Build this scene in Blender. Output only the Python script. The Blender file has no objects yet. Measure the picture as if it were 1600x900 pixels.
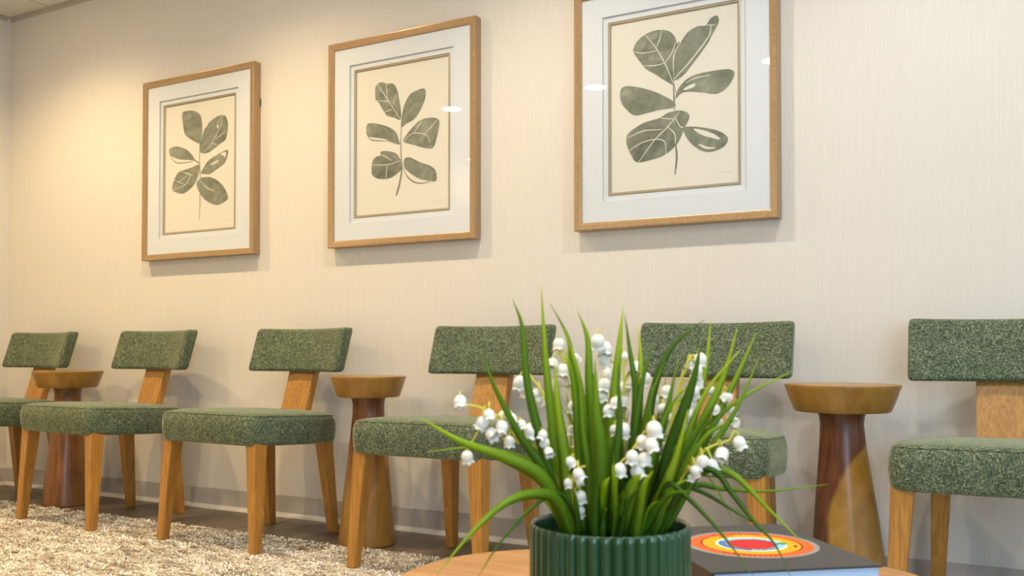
import bpy, bmesh, math, random
from mathutils import Vector, Matrix
random.seed(11)
scene = bpy.context.scene
COL = scene.collection
PI = math.pi

# ------------------------------------------------------------------ helpers
def link(o, parent=None):
    COL.objects.link(o)
    if parent is not None:
        o.parent = parent
    return o

def tag(o, label=None, cat=None, group=None, kind=None):
    if label: o['label'] = label
    if cat: o['category'] = cat
    if group: o['group'] = group
    if kind: o['kind'] = kind
    return o

def thing(name, label, cat, loc=(0, 0, 0), rz=0.0, group=None):
    o = bpy.data.objects.new(name, None)
    o.empty_display_size = .05
    link(o)
    o.location = loc
    o.rotation_euler = (0, 0, rz)
    return tag(o, label, cat, group)

def from_bm(name, bm, mats, parent=None, smooth=True, angle=40):
    bmesh.ops.recalc_face_normals(bm, faces=bm.faces)
    me = bpy.data.meshes.new(name)
    bm.to_mesh(me)
    bm.free()
    if not isinstance(mats, (list, tuple)):
        mats = [mats]
    for m in mats:
        me.materials.append(m)
    if smooth:
        for p in me.polygons:
            p.use_smooth = True
        me.set_sharp_from_angle(angle=math.radians(angle))
    o = bpy.data.objects.new(name, me)
    return link(o, parent)

def box(bm, c, s, mi=0, bev=0.0, seg=2):
    r = bmesh.ops.create_cube(bm, size=1.0)
    vs = r['verts']
    for v in vs:
        v.co = Vector((c[0] + v.co.x * s[0], c[1] + v.co.y * s[1], c[2] + v.co.z * s[2]))
    fs = {f for v in vs for f in v.link_faces}
    for f in fs:
        f.material_index = mi
    if bev > 0:
        es = list({e for v in vs for e in v.link_edges})
        bmesh.ops.bevel(bm, geom=es, offset=bev, segments=seg, profile=.5, affect='EDGES')

def loft(bm, rings, cap0=True, cap1=True, closed=True, mi=0):
    vr = [[bm.verts.new(p) for p in r] for r in rings]
    n = len(vr[0])
    for a, b in zip(vr, vr[1:]):
        for i in range(n if closed else n - 1):
            j = (i + 1) % n
            f = bm.faces.new((a[i], a[j], b[j], b[i]))
            f.material_index = mi
    if cap0:
        f = bm.faces.new(vr[0][::-1]); f.material_index = mi
    if cap1:
        f = bm.faces.new(vr[-1]); f.material_index = mi
    return vr

def spline(pts, n):
    """Catmull-Rom through pts, n samples per span"""
    P = [Vector(p) for p in pts]
    P = [P[0] * 2 - P[1]] + P + [P[-1] * 2 - P[-2]]
    out = []
    for i in range(1, len(P) - 2):
        for k in range(n):
            t = k / n
            a, b, c, d = P[i - 1], P[i], P[i + 1], P[i + 2]
            out.append(.5 * ((2 * b) + (c - a) * t + (2 * a - 5 * b + 4 * c - d) * t * t + (3 * b - a - 3 * c + d) * t ** 3))
    out.append(P[-2].copy())
    return out

def closed_spline(pts, n):
    P = [Vector(p) for p in pts]
    m = len(P)
    out = []
    for i in range(m):
        a, b, c, d = P[(i - 1) % m], P[i], P[(i + 1) % m], P[(i + 2) % m]
        for k in range(n):
            t = k / n
            out.append(.5 * ((2 * b) + (c - a) * t + (2 * a - 5 * b + 4 * c - d) * t * t + (3 * b - a - 3 * c + d) * t ** 3))
    return out

def tube(bm, pts, r0, r1=None, seg=6, mi=0):
    r1 = r0 if r1 is None else r1
    n = len(pts)
    rings = []
    up = Vector((.31, .2, .93)).normalized()
    for i, p in enumerate(pts):
        p = Vector(p)
        d = (Vector(pts[min(i + 1, n - 1)]) - Vector(pts[max(i - 1, 0)])).normalized()
        u = d.cross(up)
        if u.length < 1e-3:
            u = d.cross(Vector((1, 0, 0)))
        u.normalize()
        w = d.cross(u).normalized()
        r = r0 + (r1 - r0) * i / (n - 1)
        rings.append([p + (u * math.cos(2 * PI * k / seg) + w * math.sin(2 * PI * k / seg)) * r for k in range(seg)])
    loft(bm, rings, mi=mi)

def round_poly(pts, rads, seg=6):
    out = []
    n = len(pts)
    for i in range(n):
        p = Vector(pts[i]); a = Vector(pts[i - 1]); b = Vector(pts[(i + 1) % n])
        u = (a - p).normalized(); v = (b - p).normalized()
        r = rads[i]
        half = math.acos(max(-1, min(1, u.dot(v)))) / 2
        L = min(r / math.tan(half), (a - p).length * .49, (b - p).length * .49)
        s, e = p + u * L, p + v * L
        for k in range(seg + 1):
            t = k / seg
            out.append(s * (1 - t) ** 2 + p * 2 * t * (1 - t) + e * t * t)
    return out

# ------------------------------------------------------------------ materials
def new_mat(name):
    m = bpy.data.materials.new(name)
    m.use_nodes = True
    nt = m.node_tree
    nt.nodes.clear()
    out = nt.nodes.new('ShaderNodeOutputMaterial')
    bs = nt.nodes.new('ShaderNodeBsdfPrincipled')
    nt.links.new(bs.outputs[0], out.inputs[0])
    return m, nt, bs, out

def N(nt, typ, **kw):
    n = nt.nodes.new(typ)
    for k, v in kw.items():
        if k in n.inputs.keys() if isinstance(k, str) else False:
            n.inputs[k].default_value = v
        else:
            setattr(n, k, v)
    return n

def coords(nt, scale=(1, 1, 1), rot=(0, 0, 0), kind='Object', loc=(0, 0, 0)):
    tc = nt.nodes.new('ShaderNodeTexCoord')
    mp = nt.nodes.new('ShaderNodeMapping')
    mp.inputs['Scale'].default_value = scale
    mp.inputs['Rotation'].default_value = rot
    mp.inputs['Location'].default_value = loc
    nt.links.new(tc.outputs[kind], mp.inputs['Vector'])
    return mp.outputs[0]

def noise(nt, vec, scale=5, detail=3, rough=.55, dist=0.0):
    n = nt.nodes.new('ShaderNodeTexNoise')
    n.inputs['Scale'].default_value = scale
    n.inputs['Detail'].default_value = detail
    n.inputs['Roughness'].default_value = rough
    n.inputs['Distortion'].default_value = dist
    nt.links.new(vec, n.inputs['Vector'])
    return n.outputs['Fac']

def ramp(nt, fac, stops, interp='LINEAR'):
    r = nt.nodes.new('ShaderNodeValToRGB')
    r.color_ramp.interpolation = interp
    el = r.color_ramp.elements
    while len(el) > 1:
        el.remove(el[-1])
    for i, (p, c) in enumerate(stops):
        e = el[0] if i == 0 else el.new(p)
        e.position = p
        e.color = (c[0], c[1], c[2], 1)
    nt.links.new(fac, r.inputs[0])
    return r.outputs[0]

def mixc(nt, fac, a, b, mode='MIX'):
    m = nt.nodes.new('ShaderNodeMix')
    m.data_type = 'RGBA'
    m.blend_type = mode
    for sock, v in ((m.inputs[0], fac), (m.inputs[6], a), (m.inputs[7], b)):
        if hasattr(v, 'links') or hasattr(v, 'is_linked'):
            nt.links.new(v, sock)
        elif isinstance(v, (tuple, list)):
            sock.default_value = (v[0], v[1], v[2], 1)
        else:
            sock.default_value = v
    return m.outputs[2]

def math_n(nt, op, a, b=None, c=None):
    m = nt.nodes.new('ShaderNodeMath')
    m.operation = op
    for i, v in enumerate((a, b, c)):
        if v is None: continue
        if hasattr(v, 'is_linked'): nt.links.new(v, m.inputs[i])
        else: m.inputs[i].default_value = v
    return m.outputs[0]

def bump(nt, bs, h, strength=.3, dist=.01):
    b = nt.nodes.new('ShaderNodeBump')
    b.inputs['Strength'].default_value = strength
    b.inputs['Distance'].default_value = dist
    nt.links.new(h, b.inputs['Height'])
    nt.links.new(b.outputs[0], bs.inputs['Normal'])

def plain(name, col, rough=.5, metal=0.0, **kw):
    m, nt, bs, out = new_mat(name)
    bs.inputs['Base Color'].default_value = (*col, 1)
    bs.inputs['Roughness'].default_value = rough
    bs.inputs['Metallic'].default_value = metal
    for k, v in kw.items():
        bs.inputs[k.replace('_', ' ')].default_value = v
    return m

def wallpaper(name, a, b):
    m, nt, bs, out = new_mat(name)
    v1 = coords(nt, (90, 90, 3.0))
    n1 = noise(nt, v1, 1.6, 4, .6)
    v2 = coords(nt, (260, 260, 9))
    n2 = noise(nt, v2, 1.5, 3, .6)
    s = math_n(nt, 'ADD', math_n(nt, 'MULTIPLY', n1, .6), math_n(nt, 'MULTIPLY', n2, .4))
    c = ramp(nt, s, [(.33, a), (.67, b)])
    nt.links.new(c, bs.inputs['Base Color'])
    bs.inputs['Roughness'].default_value = .75
    bs.inputs['Specular IOR Level'].default_value = .2
    bump(nt, bs, s, .12, .002)
    return m

M = {}
M['wall'] = wallpaper('woven wallpaper', (.695, .652, .588), (.75, .71, .65))
M['wall_side'] = wallpaper('painted side wall', (.72, .67, .60), (.76, .71, .64))

def make_ceiling():
    m, nt, bs, out = new_mat('ceiling tile')
    v = coords(nt, (1, 1, 1), loc=(.159, .25, 0))
    br = nt.nodes.new('ShaderNodeTexBrick')
    br.offset = 0.0
    br.inputs['Scale'].default_value = 1.0
    br.inputs['Brick Width'].default_value = .61
    br.inputs['Row Height'].default_value = .61
    br.inputs['Mortar Size'].default_value = .006
    br.inputs['Mortar Smooth'].default_value = .2
    br.inputs['Color1'].default_value = (.72, .70, .66, 1)
    br.inputs['Color2'].default_value = (.70, .68, .64, 1)
    br.inputs['Mortar'].default_value = (.45, .42, .38, 1)
    nt.links.new(v, br.inputs['Vector'])
    n = noise(nt, v, 60, 4)
    c = mixc(nt, .15, br.outputs['Color'], n, 'OVERLAY')
    nt.links.new(c, bs.inputs['Base Color'])
    bs.inputs['Roughness'].default_value = .9
    return m
M['ceiling'] = make_ceiling()

def make_floor():
    m, nt, bs, out = new_mat('vinyl plank floor')
    v = coords(nt, (1, 1, 1))
    br = nt.nodes.new('ShaderNodeTexBrick')
    br.offset = .37
    br.inputs['Scale'].default_value = 1.0
    br.inputs['Brick Width'].default_value = 1.2
    br.inputs['Row Height'].default_value = .15
    br.inputs['Mortar Size'].default_value = .0015
    br.inputs['Color1'].default_value = (.105, .08, .06, 1)
    br.inputs['Color2'].default_value = (.19, .15, .115, 1)
    br.inputs['Mortar'].default_value = (.05, .04, .03, 1)
    br.inputs['Bias'].default_value = -.2
    nt.links.new(coords(nt, (1, 1, 1), (0, 0, PI / 2)), br.inputs['Vector'])
    g = noise(nt, coords(nt, (30, 2.2, 1)), 2.0, 5, .62, .8)
    gc = ramp(nt, g, [(.3, (.50, .47, .44)), (.7, (1.5, 1.45, 1.4))])
    c = mixc(nt, .8, br.outputs['Color'], gc, 'MULTIPLY')
    nt.links.new(c, bs.inputs['Base Color'])
    bs.inputs['Roughness'].default_value = .42
    bump(nt, bs, g, .08, .002)
    return m
M['floor'] = make_floor()

def make_fabric():
    m, nt, bs, out = new_mat('green tweed')
    h = noise(nt, coords(nt, (95, 260, 420)), 1.0, 2, .6, .8)
    v = noise(nt, coords(nt, (420, 260, 95)), 1.0, 2, .6, .8)
    s = math_n(nt, 'MAXIMUM', h, v)
    sp = noise(nt, coords(nt, (1, 1, 1)), 330, 2, .7)
    s2 = math_n(nt, 'ADD', math_n(nt, 'MULTIPLY', s, .72), math_n(nt, 'MULTIPLY', sp, .28))
    c = ramp(nt, s2, [(.38, (.010, .018, .010)), (.48, (.048, .070, .040)), (.56, (.105, .132, .080)), (.68, (.42, .44, .29))])
    lg = noise(nt, coords(nt, (1, 1, 1)), 14, 3)
    lc = ramp(nt, lg, [(.3, (.86, .86, .84)), (.7, (1.12, 1.12, 1.1))])
    c = mixc(nt, 1.0, c, lc, 'MULTIPLY')
    nt.links.new(c, bs.inputs['Base Color'])
    bs.inputs['Roughness'].default_value = .9
    bs.inputs['Specular IOR Level'].default_value = .15
    bs.inputs['Sheen Weight'].default_value = .55
    bs.inputs['Sheen Roughness'].default_value = .32
    bs.inputs['Sheen Tint'].default_value = (.95, .95, .62, 1)
    bump(nt, bs, s2, .35, .0035)
    return m
M['fabric'] = make_fabric()
M['piping'] = plain('piping cord', (.07, .09, .05), .9)

def wood(name, a, b, axis='z', scale=1.0, rough=.4, coat=.15, freq=11):
    m, nt, bs, out = new_mat(name)
    st = {'x': (.6, 12, 12), 'y': (12, .6, 12), 'z': (12, 12, .6)}[axis]
    st = tuple(x * scale for x in st)
    w = noise(nt, coords(nt, st), 1.3, 4, .55, .9)
    rings = math_n(nt, 'FRACT', math_n(nt, 'MULTIPLY', w, freq))
    tri = math_n(nt, 'ABSOLUTE', math_n(nt, 'SUBTRACT', rings, .5))
    st2 = tuple(x * 12 for x in st)
    f = noise(nt, coords(nt, st2), 1.5, 3, .6)
    s = math_n(nt, 'ADD', math_n(nt, 'MULTIPLY', tri, .8), math_n(nt, 'MULTIPLY', f, .6))
    c = ramp(nt, s, [(.2, a), (.75, b)])
    nt.links.new(c, bs.inputs['Base Color'])
    bs.inputs['Roughness'].default_value = rough
    bs.inputs['Coat Weight'].default_value = coat
    bs.inputs['Coat Roughness'].default_value = .25
    bump(nt, bs, s, .06, .002)
    return m
M['chair_wood'] = wood('honey oak', (.31, .130, .019), (.47, .228, .040), 'z')
M['slab_wood'] = wood('tan tabletop', (.36, .15, .036), (.53, .265, .075), 'x', .8, .38, .2, 7)

def trunk_wood(name, dark, light, hi, ang, off, soft=.03, rough=.3, tilt=.0, quad=.0):
    """heartwood on one side of a wandering boundary, sapwood on the other"""
    m, nt, bs, out = new_mat(name)
    v = coords(nt, (1, 1, 1))
    sep = nt.nodes.new('ShaderNodeSeparateXYZ')
    nt.links.new(v, sep.inputs[0])
    px = math_n(nt, 'ADD', math_n(nt, 'MULTIPLY', sep.outputs[0], math.cos(ang)), math_n(nt, 'MULTIPLY', sep.outputs[1], math.sin(ang)))
    px = math_n(nt, 'SUBTRACT', px, math_n(nt, 'MULTIPLY', sep.outputs[2], tilt))
    if quad:
        hz = math_n(nt, 'MAXIMUM', math_n(nt, 'SUBTRACT', sep.outputs[2], .25), 0.0)
        px = math_n(nt, 'SUBTRACT', px, math_n(nt, 'MULTIPLY', math_n(nt, 'MULTIPLY', hz, hz), quad))
    wn = noise(nt, coords(nt, (9, 9, 4)), 1.0, 3, .5)
    d = math_n(nt, 'ADD', px, math_n(nt, 'MULTIPLY', math_n(nt, 'SUBTRACT', wn, .5), .05))
    fac = nt.nodes.new('ShaderNodeMapRange')
    fac.inputs['From Min'].default_value = off - soft
    fac.inputs['From Max'].default_value = off + soft
    nt.links.new(d, fac.inputs['Value'])
    g = noise(nt, coords(nt, (55, 55, 3.2)), 1.2, 4, .6, .5)
    dc = ramp(nt, g, [(.3, tuple(x * .62 for x in dark)), (.7, tuple(min(1, x * 1.5) for x in dark))])
    g2 = noise(nt, coords(nt, (14, 14, 6)), 1.2, 4, .6, 1.4)
    lc = ramp(nt, g2, [(.3, light), (.68, hi)])
    c = mixc(nt, fac.outputs[0], dc, lc)
    kn = nt.nodes.new('ShaderNodeTexVoronoi')
    kn.inputs['Scale'].default_value = 9
    nt.links.new(v, kn.inputs['Vector'])
    kf = ramp(nt, kn.outputs['Distance'], [(.035, (.25, .12, .05)), (.075, (1, 1, 1))])
    c = mixc(nt, .8, c, kf, 'MULTIPLY')
    nt.links.new(c, bs.inputs['Base Color'])
    bs.inputs['Roughness'].default_value = rough
    bs.inputs['Coat Weight'].default_value = .12
    bs.inputs['Coat Roughness'].default_value = .2
    bump(nt, bs, g, .05, .002)
    return m
AM = (.33, .155, .028); AH = (.44, .235, .055)
M['stool_top'] = trunk_wood('amber sapwood top', (.20, .085, .018), (.26, .122, .018), (.36, .185, .036), .5, -.25, .04)
M['trunk_a'] = trunk_wood('red heartwood trunk', (.19, .075, .022), (.28, .115, .026), (.37, .175, .042), .6, .02, .02, .3, .12)
M['trunk_b'] = trunk_wood('amber trunk with dark neck', (.14, .05, .016), (.25, .12, .016), (.37, .195, .038), .7, -.2, .03, .3, .5)
M['trunk_c'] = trunk_wood('two toned trunk', (.125, .042, .017), (.29, .145, .018), (.42, .23, .045), .19, -.05, .007, .32, .03, 2.4)

def make_gold():
    m, nt, bs, out = new_mat('brushed champagne gold')
    n1 = noise(nt, coords(nt, (3, 220, 220)), 1.0, 3, .6)
    n2 = noise(nt, coords(nt, (220, 220, 3)), 1.0, 3, .6)
    c = ramp(nt, math_n(nt, 'MULTIPLY', math_n(nt, 'ADD', n1, n2), .5), [(.4, (.37, .25, .135)), (.6, (.50, .345, .195))])
    nt.links.new(c, bs.inputs['Base Color'])
    bs.inputs['Metallic'].default_value = .6
    bs.inputs['Roughness'].default_value = .36
    return m
M['gold'] = make_gold()
M['gold_dark'] = plain('antique silver fillet', (.42, .37, .27), .4, .6)
M['mat_board'] = plain('white mat board', (.68, .72, .76), .85)
M['mat_core'] = plain('mat board bevel', (.60, .62, .63), .85)
M['paper'] = plain('cream art paper', (.72, .70, .615), .9)
M['backing'] = plain('dark backing board', (.06, .05, .04), .8)

def make_leafpaint():
    m, nt, bs, out = new_mat('grey green watercolour')
    n = noise(nt, coords(nt, (1, 1, 1)), 13, 4, .55, 1.2)
    n2 = noise(nt, coords(nt, (1, 1, 1)), 45, 3, .6)
    s = math_n(nt, 'ADD', math_n(nt, 'MULTIPLY', n, .8), math_n(nt, 'MULTIPLY', n2, .2))
    c = ramp(nt, s, [(.3, (.115, .128, .09)), (.48, (.20, .215, .16)), (.56, (.24, .255, .195)), (.72, (.36, .375, .29))])
    nt.links.new(c, bs.inputs['Base Color'])
    bs.inputs['Roughness'].default_value = .9
    return m
M['leafpaint'] = make_leafpaint()
M['sig'] = plain('faint pencil', (.60, .57, .50), .9)

def make_glass(name, ior=1.45, tint=(1, 1, 1)):
    m = bpy.data.materials.new(name)
    m.use_nodes = True
    nt = m.node_tree
    nt.nodes.clear()
    out = nt.nodes.new('ShaderNodeOutputMaterial')
    fr = nt.nodes.new('ShaderNodeFresnel'); fr.inputs[0].default_value = ior
    tr = nt.nodes.new('ShaderNodeBsdfTransparent'); tr.inputs[0].default_value = (*tint, 1)
    gl = nt.nodes.new('ShaderNodeBsdfGlossy'); gl.inputs['Roughness'].default_value = .0
    mx = nt.nodes.new('ShaderNodeMixShader')
    ge = nt.nodes.new('ShaderNodeNewGeometry')
    front = math_n(nt, 'SUBTRACT', 1.0, ge.outputs['Backfacing'])
    nt.links.new(math_n(nt, 'MULTIPLY', fr.outputs[0], front), mx.inputs[0])
    nt.links.new(tr.outputs[0], mx.inputs[1])
    nt.links.new(gl.outputs[0], mx.inputs[2])
    nt.links.new(mx.outputs[0], out.inputs[0])
    return m
M['glass'] = make_glass('picture glass')
M['pane'] = make_glass('window glass')

def make_emit(name, col, s):
    m = bpy.data.materials.new(name)
    m.use_nodes = True
    nt = m.node_tree
    nt.nodes.clear()
    out = nt.nodes.new('ShaderNodeOutputMaterial')
    e = nt.nodes.new('ShaderNodeEmission')
    e.inputs[0].default_value = (*col, 1)
    e.inputs[1].default_value = s
    nt.links.new(e.outputs[0], out.inputs[0])
    return m
M['lens'] = make_emit('lamp lens', (1, .90, .74), 55)
M['white_trim'] = plain('white enamel', (.78, .77, .74), .5)
M['plate'] = plain('white plastic plate', (.82, .81, .78), .4)
M['socket_dark'] = plain('socket slots', (.05, .05, .05), .5)
M['baseboard'] = plain('grey vinyl baseboard', (.40, .365, .335), .55)
M['base_toe'] = plain('pale baseboard toe', (.62, .58, .53), .5)

# ------------------------------------------------------------------ room
XL, XR, YB, YR, ZT = -4.935, 3.4, 0.0, -5.4, 2.515

def slab(name, c, s, mat, kind='structure'):
    bm = bmesh.new()
    box(bm, c, s)
    o = from_bm(name, bm, mat, smooth=False)
    if kind: o['kind'] = kind
    return o

def wall_with_hole(name, axis, at, thick, a0, a1, z0, z1, h, mat):
    """wall with rectangular openings; h = list of (a_lo, a_hi, z_lo, z_hi)"""
    bm = bmesh.new()
    xs = sorted({a0, a1, *[v for q in h for v in q[:2]]})
    zs = sorted({z0, z1, *[v for q in h for v in q[2:]]})
    for i in range(len(xs) - 1):
        for j in range(len(zs) - 1):
            ca, cz = (xs[i] + xs[i + 1]) / 2, (zs[j] + zs[j + 1]) / 2
            if any(q[0] < ca < q[1] and q[2] < cz < q[3] for q in h):
                continue
            sa, sz = xs[i + 1] - xs[i], zs[j + 1] - zs[j]
            if axis == 'x':
                box(bm, (ca, at, cz), (sa, thick, sz))
            else:
                box(bm, (at, ca, cz), (thick, sa, sz))
    o = from_bm(name, bm, mat, smooth=False)
    o['kind'] = 'structure'
    return o

slab('floor', ((XL + XR) / 2, (YB + YR) / 2, -.05), (XR - XL + .2, YB - YR + .2, .1), M['floor'])
cl = slab('ceiling', (0, 0, .05), (XR - XL + .2, YB - YR + .2, .1), M['ceiling'])
cl.location = ((XL + XR) / 2, (YB + YR) / 2, ZT)
cl.data.transform(Matrix.Translation((0, 0, 0)))
slab('wall_back', ((XL + XR) / 2, .05, ZT / 2), (XR - XL + .2, .1, ZT), M['wall'])
slab('wall_left', (XL - .05, (YB + YR) / 2, ZT / 2), (.1, YB - YR, ZT), M['wall_side'])
WIN_R = (-3.6, -.9, .35, 2.25)      # right wall opening (y, y, z, z)
WIN_F = (.9, 3.0, .35, 2.25)        # wall behind the photographer (x, x, z, z)
wall_with_hole('wall_right', 'y', XR + .05, .1, YR, YB, 0, ZT, [WIN_R], M['wall_side'])
wall_with_hole('wall_front', 'x', YR - .05, .1, XL, XR, 0, ZT, [WIN_F], M['wall_side'])

def window(name, axis, at, q):
    a0, a1, z0, z1 = q
    bm = bmesh.new()
    w = .06
    mid = (a0 + a1) / 2
    def bar(ca, cz, sa, sz):
        if axis == 'x': box(bm, (ca, at, cz), (sa, .07, sz), 0, .004, 1)
        else: box(bm, (at, ca, cz), (.07, sa, sz), 0, .004, 1)
    bar(mid, z0 + w / 2, a1 - a0, w); bar(mid, z1 - w / 2, a1 - a0, w)
    for a in (a0 + w / 2, mid, a1 - w / 2):
        bar(a, (z0 + z1) / 2, w, z1 - z0 - 2 * w)
    fr = from_bm(name, bm, M['white_trim'], smooth=False)
    fr['kind'] = 'structure'
    bm = bmesh.new()
    sz = (a1 - a0 - .08, .006, z1 - z0 - .08)
    if axis == 'x': box(bm, (mid, at - .02, (z0 + z1) / 2), sz)
    else: box(bm, (at + .02, mid, (z0 + z1) / 2), (sz[1], sz[0], sz[2]))
    from_bm('window_glass', bm, M['pane'], fr, smooth=False)
window('window_1', 'y', XR + .05, WIN_R)
window('window_2', 'x', YR - .05, WIN_F)

def baseboard(name, axis, a0, a1, at, sgn):
    prof = [(0, 0), (.016, 0), (.0155, .004), (.009, .012), (.0065, .02), (.006, .086), (.004, .092), (0, .093)]
    bm = bmesh.new()
    rings = []
    for a in (a0, a1):
        rings.append([(a, at + sgn * d, z) if axis == 'x' else (at + sgn * d, a, z) for d, z in prof])
    loft(bm, rings)
    bm.faces.ensure_lookup_table()
    for f in bm.faces:
        if f.calc_center_median().z < .0165 and len(f.verts) == 4:
            f.material_index = 1
    o = from_bm(name, bm, [M['baseboard'], M['base_toe']])
    o['kind'] = 'structure'
baseboard('baseboard_back', 'x', XL, XR, 0, -1)
baseboard('baseboard_left', 'y', -.016, YR, XL, 1)

M['angle'] = plain('ceiling wall angle', (.50, .46, .40), .6)
def ceiling_angle(name, axis, a0, a1, at, sgn):
    bm = bmesh.new()
    prof = [(0, ZT), (0, ZT - .022), (.0015, ZT - .022), (.0015, ZT - .0025), (.022, ZT - .0025), (.022, ZT)]
    loft(bm, [[(a, at + sgn * d, z) if axis == 'x' else (at + sgn * d, a, z) for d, z in prof] for a in (a0, a1)])
    o = from_bm(name, bm, M['angle'], smooth=False)
    o['kind'] = 'structure'
ceiling_angle('trim_1', 'x', XL, XR, 0, -1)
ceiling_angle('trim_2', 'y', -.022, YR, XL, 1)

# ------------------------------------------------------------------ chairs
def lean(p):
    return p
def seat_z(y):
    return -(y + .26) * .05

SEAT_PLAN = [(-.255, -.262), (.255, -.262), (.262, .02), (.205, .245), (-.205, .245), (-.262, .02)]
SEAT_RAD = [.055, .055, .25, .09, .09, .25]

def seat_ring(inset, z):
    k = round_poly([Vector((x, y, 0)) for x, y in SEAT_PLAN], SEAT_RAD, 7)
    out = []
    for p in k:
        x = p.x * (1 - inset / .26)
        y = p.y * (1 - inset / .26)
        out.append(Vector((x, y, z + seat_z(y))))
    return out

def make_chair(label):
    t = thing('side_chair', label, 'chair', group='green chairs along the wall')
    bm = bmesh.new()
    prof = [(.03, .384), (.014, .383), (.006, .388), (.003, .40), (.0, .43), (.0, .455), (.003, .475), (.008, .486),
            (.016, .493), (.035, .498), (.07, .503), (.12, .507), (.18, .509), (.24, .510)]
    loft(bm, [seat_ring(i, z) for i, z in prof])
    seat = from_bm('seat', bm, M['fabric'], t, angle=60)
    bm = bmesh.new()
    ring = seat_ring(.0095, .4885)
    tube(bm, ring + [ring[0]], .0022, seg=5)
    from_bm('piping', bm, M['fabric'], seat)
    # backrest: rounded slab, ends swept forward
    bm = bmesh.new()
    hh, ht, W = .0885, .03, .2425
    st = []
    for u, ins in ((-1, .016), (-.992, .007), (-.975, .002), (-.94, 0)):
        st.append((u, ins))
    for k in range(1, 14):
        st.append((-.94 + 1.88 * k / 14, 0))
    for u, ins in ((.94, 0), (.975, .002), (.992, .007), (1, .016)):
        st.append((u, ins))
    rings = []
    for u, ins in st:
        yc = .265 - .042 * u * u
        prof = round_poly([Vector((-ht + ins, -hh + ins, 0)), Vector((ht - ins, -hh + ins, 0)), Vector((ht - ins, hh - ins, 0)), Vector((-ht + ins, hh - ins, 0))], [.016] * 4, 5)
        sag = .004 * (1 - u * u)
        ring = []
        for p in prof:
            z = p.y
            bul = -.006 * (1 - (z / hh) ** 2) * (1 - u ** 4) if p.x < 0 else 0
            ring.append(Vector((u * W, yc + p.x + bul + z * .32, .722 + z - (sag if z > 0 else 0))))
        rings.append(ring)
    loft(bm, rings)
    from_bm('backrest', bm, M['fabric'], t, angle=50)
    # flat slat that carries the backrest
    bm = bmesh.new()
    rings = []
    for z, y0 in ((.41, .184), (.70, .274)):
        rings.append([Vector((sx * .07, y0 + sy * .017, z)) for sx, sy in ((-1, -1), (1, -1), (1, 1), (-1, 1))])
    loft(bm, rings)
    bmesh.ops.bevel(bm, geom=list(bm.edges), offset=.003, segments=2, affect='EDGES')
    from_bm('back_slat', bm, M['chair_wood'], t, smooth=False)
    # four square tapered legs
    for sx in (-1, 1):
        for (xt, yt, zt, wt, xb, yb, wb, zb) in ((.222, -.212, .392, .027, .246, -.238, .0165, .0086), (.158, .198, .372, .026, .174, .238, .0165, 0)):
            bm = bmesh.new()
            rings = []
            for x, y, z, w in ((xb, yb, zb, wb), (xt, yt, zt, wt)):
                rings.append([Vector((sx * x + a * w, y + b * w, z)) for a, b in ((-1, -1), (1, -1), (1, 1), (-1, 1))])
            loft(bm, rings)
            bmesh.ops.bevel(bm, geom=list(bm.edges), offset=.0025, segments=2, affect='EDGES')
            from_bm('leg', bm, M['chair_wood'], t, smooth=False)
    return t

def dup(root, label):
    r = root.copy()
    COL.objects.link(r)
    r['label'] = label
    for ch in list(root.children):
        c = ch.copy(); COL.objects.link(c); c.parent = r
        for g in ch.children:
            d = g.copy(); COL.objects.link(d); d.parent = c
    return r

RUG_H = .008
CH = [(-4.40, -2, 'green tweed chair farthest left in the row, cut off by the edge of the photo'),
      (-3.575, -3, 'green tweed chair standing just right of the reddish pedestal table, below the leftmost print'),
      (-2.70, -2, 'green tweed chair to the left of the middle pedestal table, between two other chairs'),
      (-1.785, 0, 'green tweed chair right of the middle pedestal table, its right side behind the flowers'),
      (-.945, 4, 'green tweed chair directly behind the lily plant and the book, left of the two-toned pedestal'),
      (-.135, 3, 'green tweed chair at the right edge of the photo, right of the two-toned pedestal')]
first = None
for x, rz, lab in CH:
    if first is None:
        c = first = make_chair(lab)
    else:
        c = dup(first, lab)
    c.location = (x, -.402, 0)
    c.rotation_euler = (0, 0, math.radians(rz))

# ------------------------------------------------------------------ pedestal side tables
def side_table(x, y, label, top_r, trunk, mat_t, H=.623, rz=0.0, seed=0):
    t = thing('pedestal_side_table', label, 'side table', (x, y, 0), rz, 'carved pedestal side tables')
    rnd = random.Random(seed)
    n = 64
    ph = [rnd.uniform(0, 6.28) for _ in range(4)]
    def ring(r, z, ox=0.0, amp=.012):
        out = []
        for k in range(n):
            a = 2 * PI * k / n
            rr = r * (1 + amp * math.sin(2 * a + ph[0]) + amp * .6 * math.sin(3 * a + ph[1]))
            out.append(Vector((ox + rr * math.cos(a), rr * math.sin(a), z)))
        return out
    bm = bmesh.new()
    R = top_r
    loft(bm, [ring(R * .76, H - .076), ring(R * .80, H - .077), ring(R * .828, H - .073), ring(R * .90, H - .045),
              ring(R * .975, H - .012), ring(R * .992, H - .004), ring(R * .99, H - .001), ring(R * .975, H), ring(R * .6, H + .0005), ring(R * .2, H + .0005)])
    from_bm('table_top', bm, M['stool_top'], t, angle=35)
    bm = bmesh.new()
    loft(bm, [ring(r, z, ox, .02) for r, z, ox in trunk])
    from_bm('trunk_base', bm, mat_t, t, angle=35)
    return t
TA = [(.098, 0, -.004), (.102, .004, -.004), (.101, .02, -.004), (.088, .16, -.003), (.074, .30, 0), (.064, .40, 0), (.057, .48, .0), (.056, .52, .0), (.061, .538, 0), (.07, .549, 0)]
side_table(-4.05, -.262, 'reddish brown pedestal table between the two leftmost chairs', .155, TA, M['trunk_a'], rz=.4, seed=1)
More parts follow.
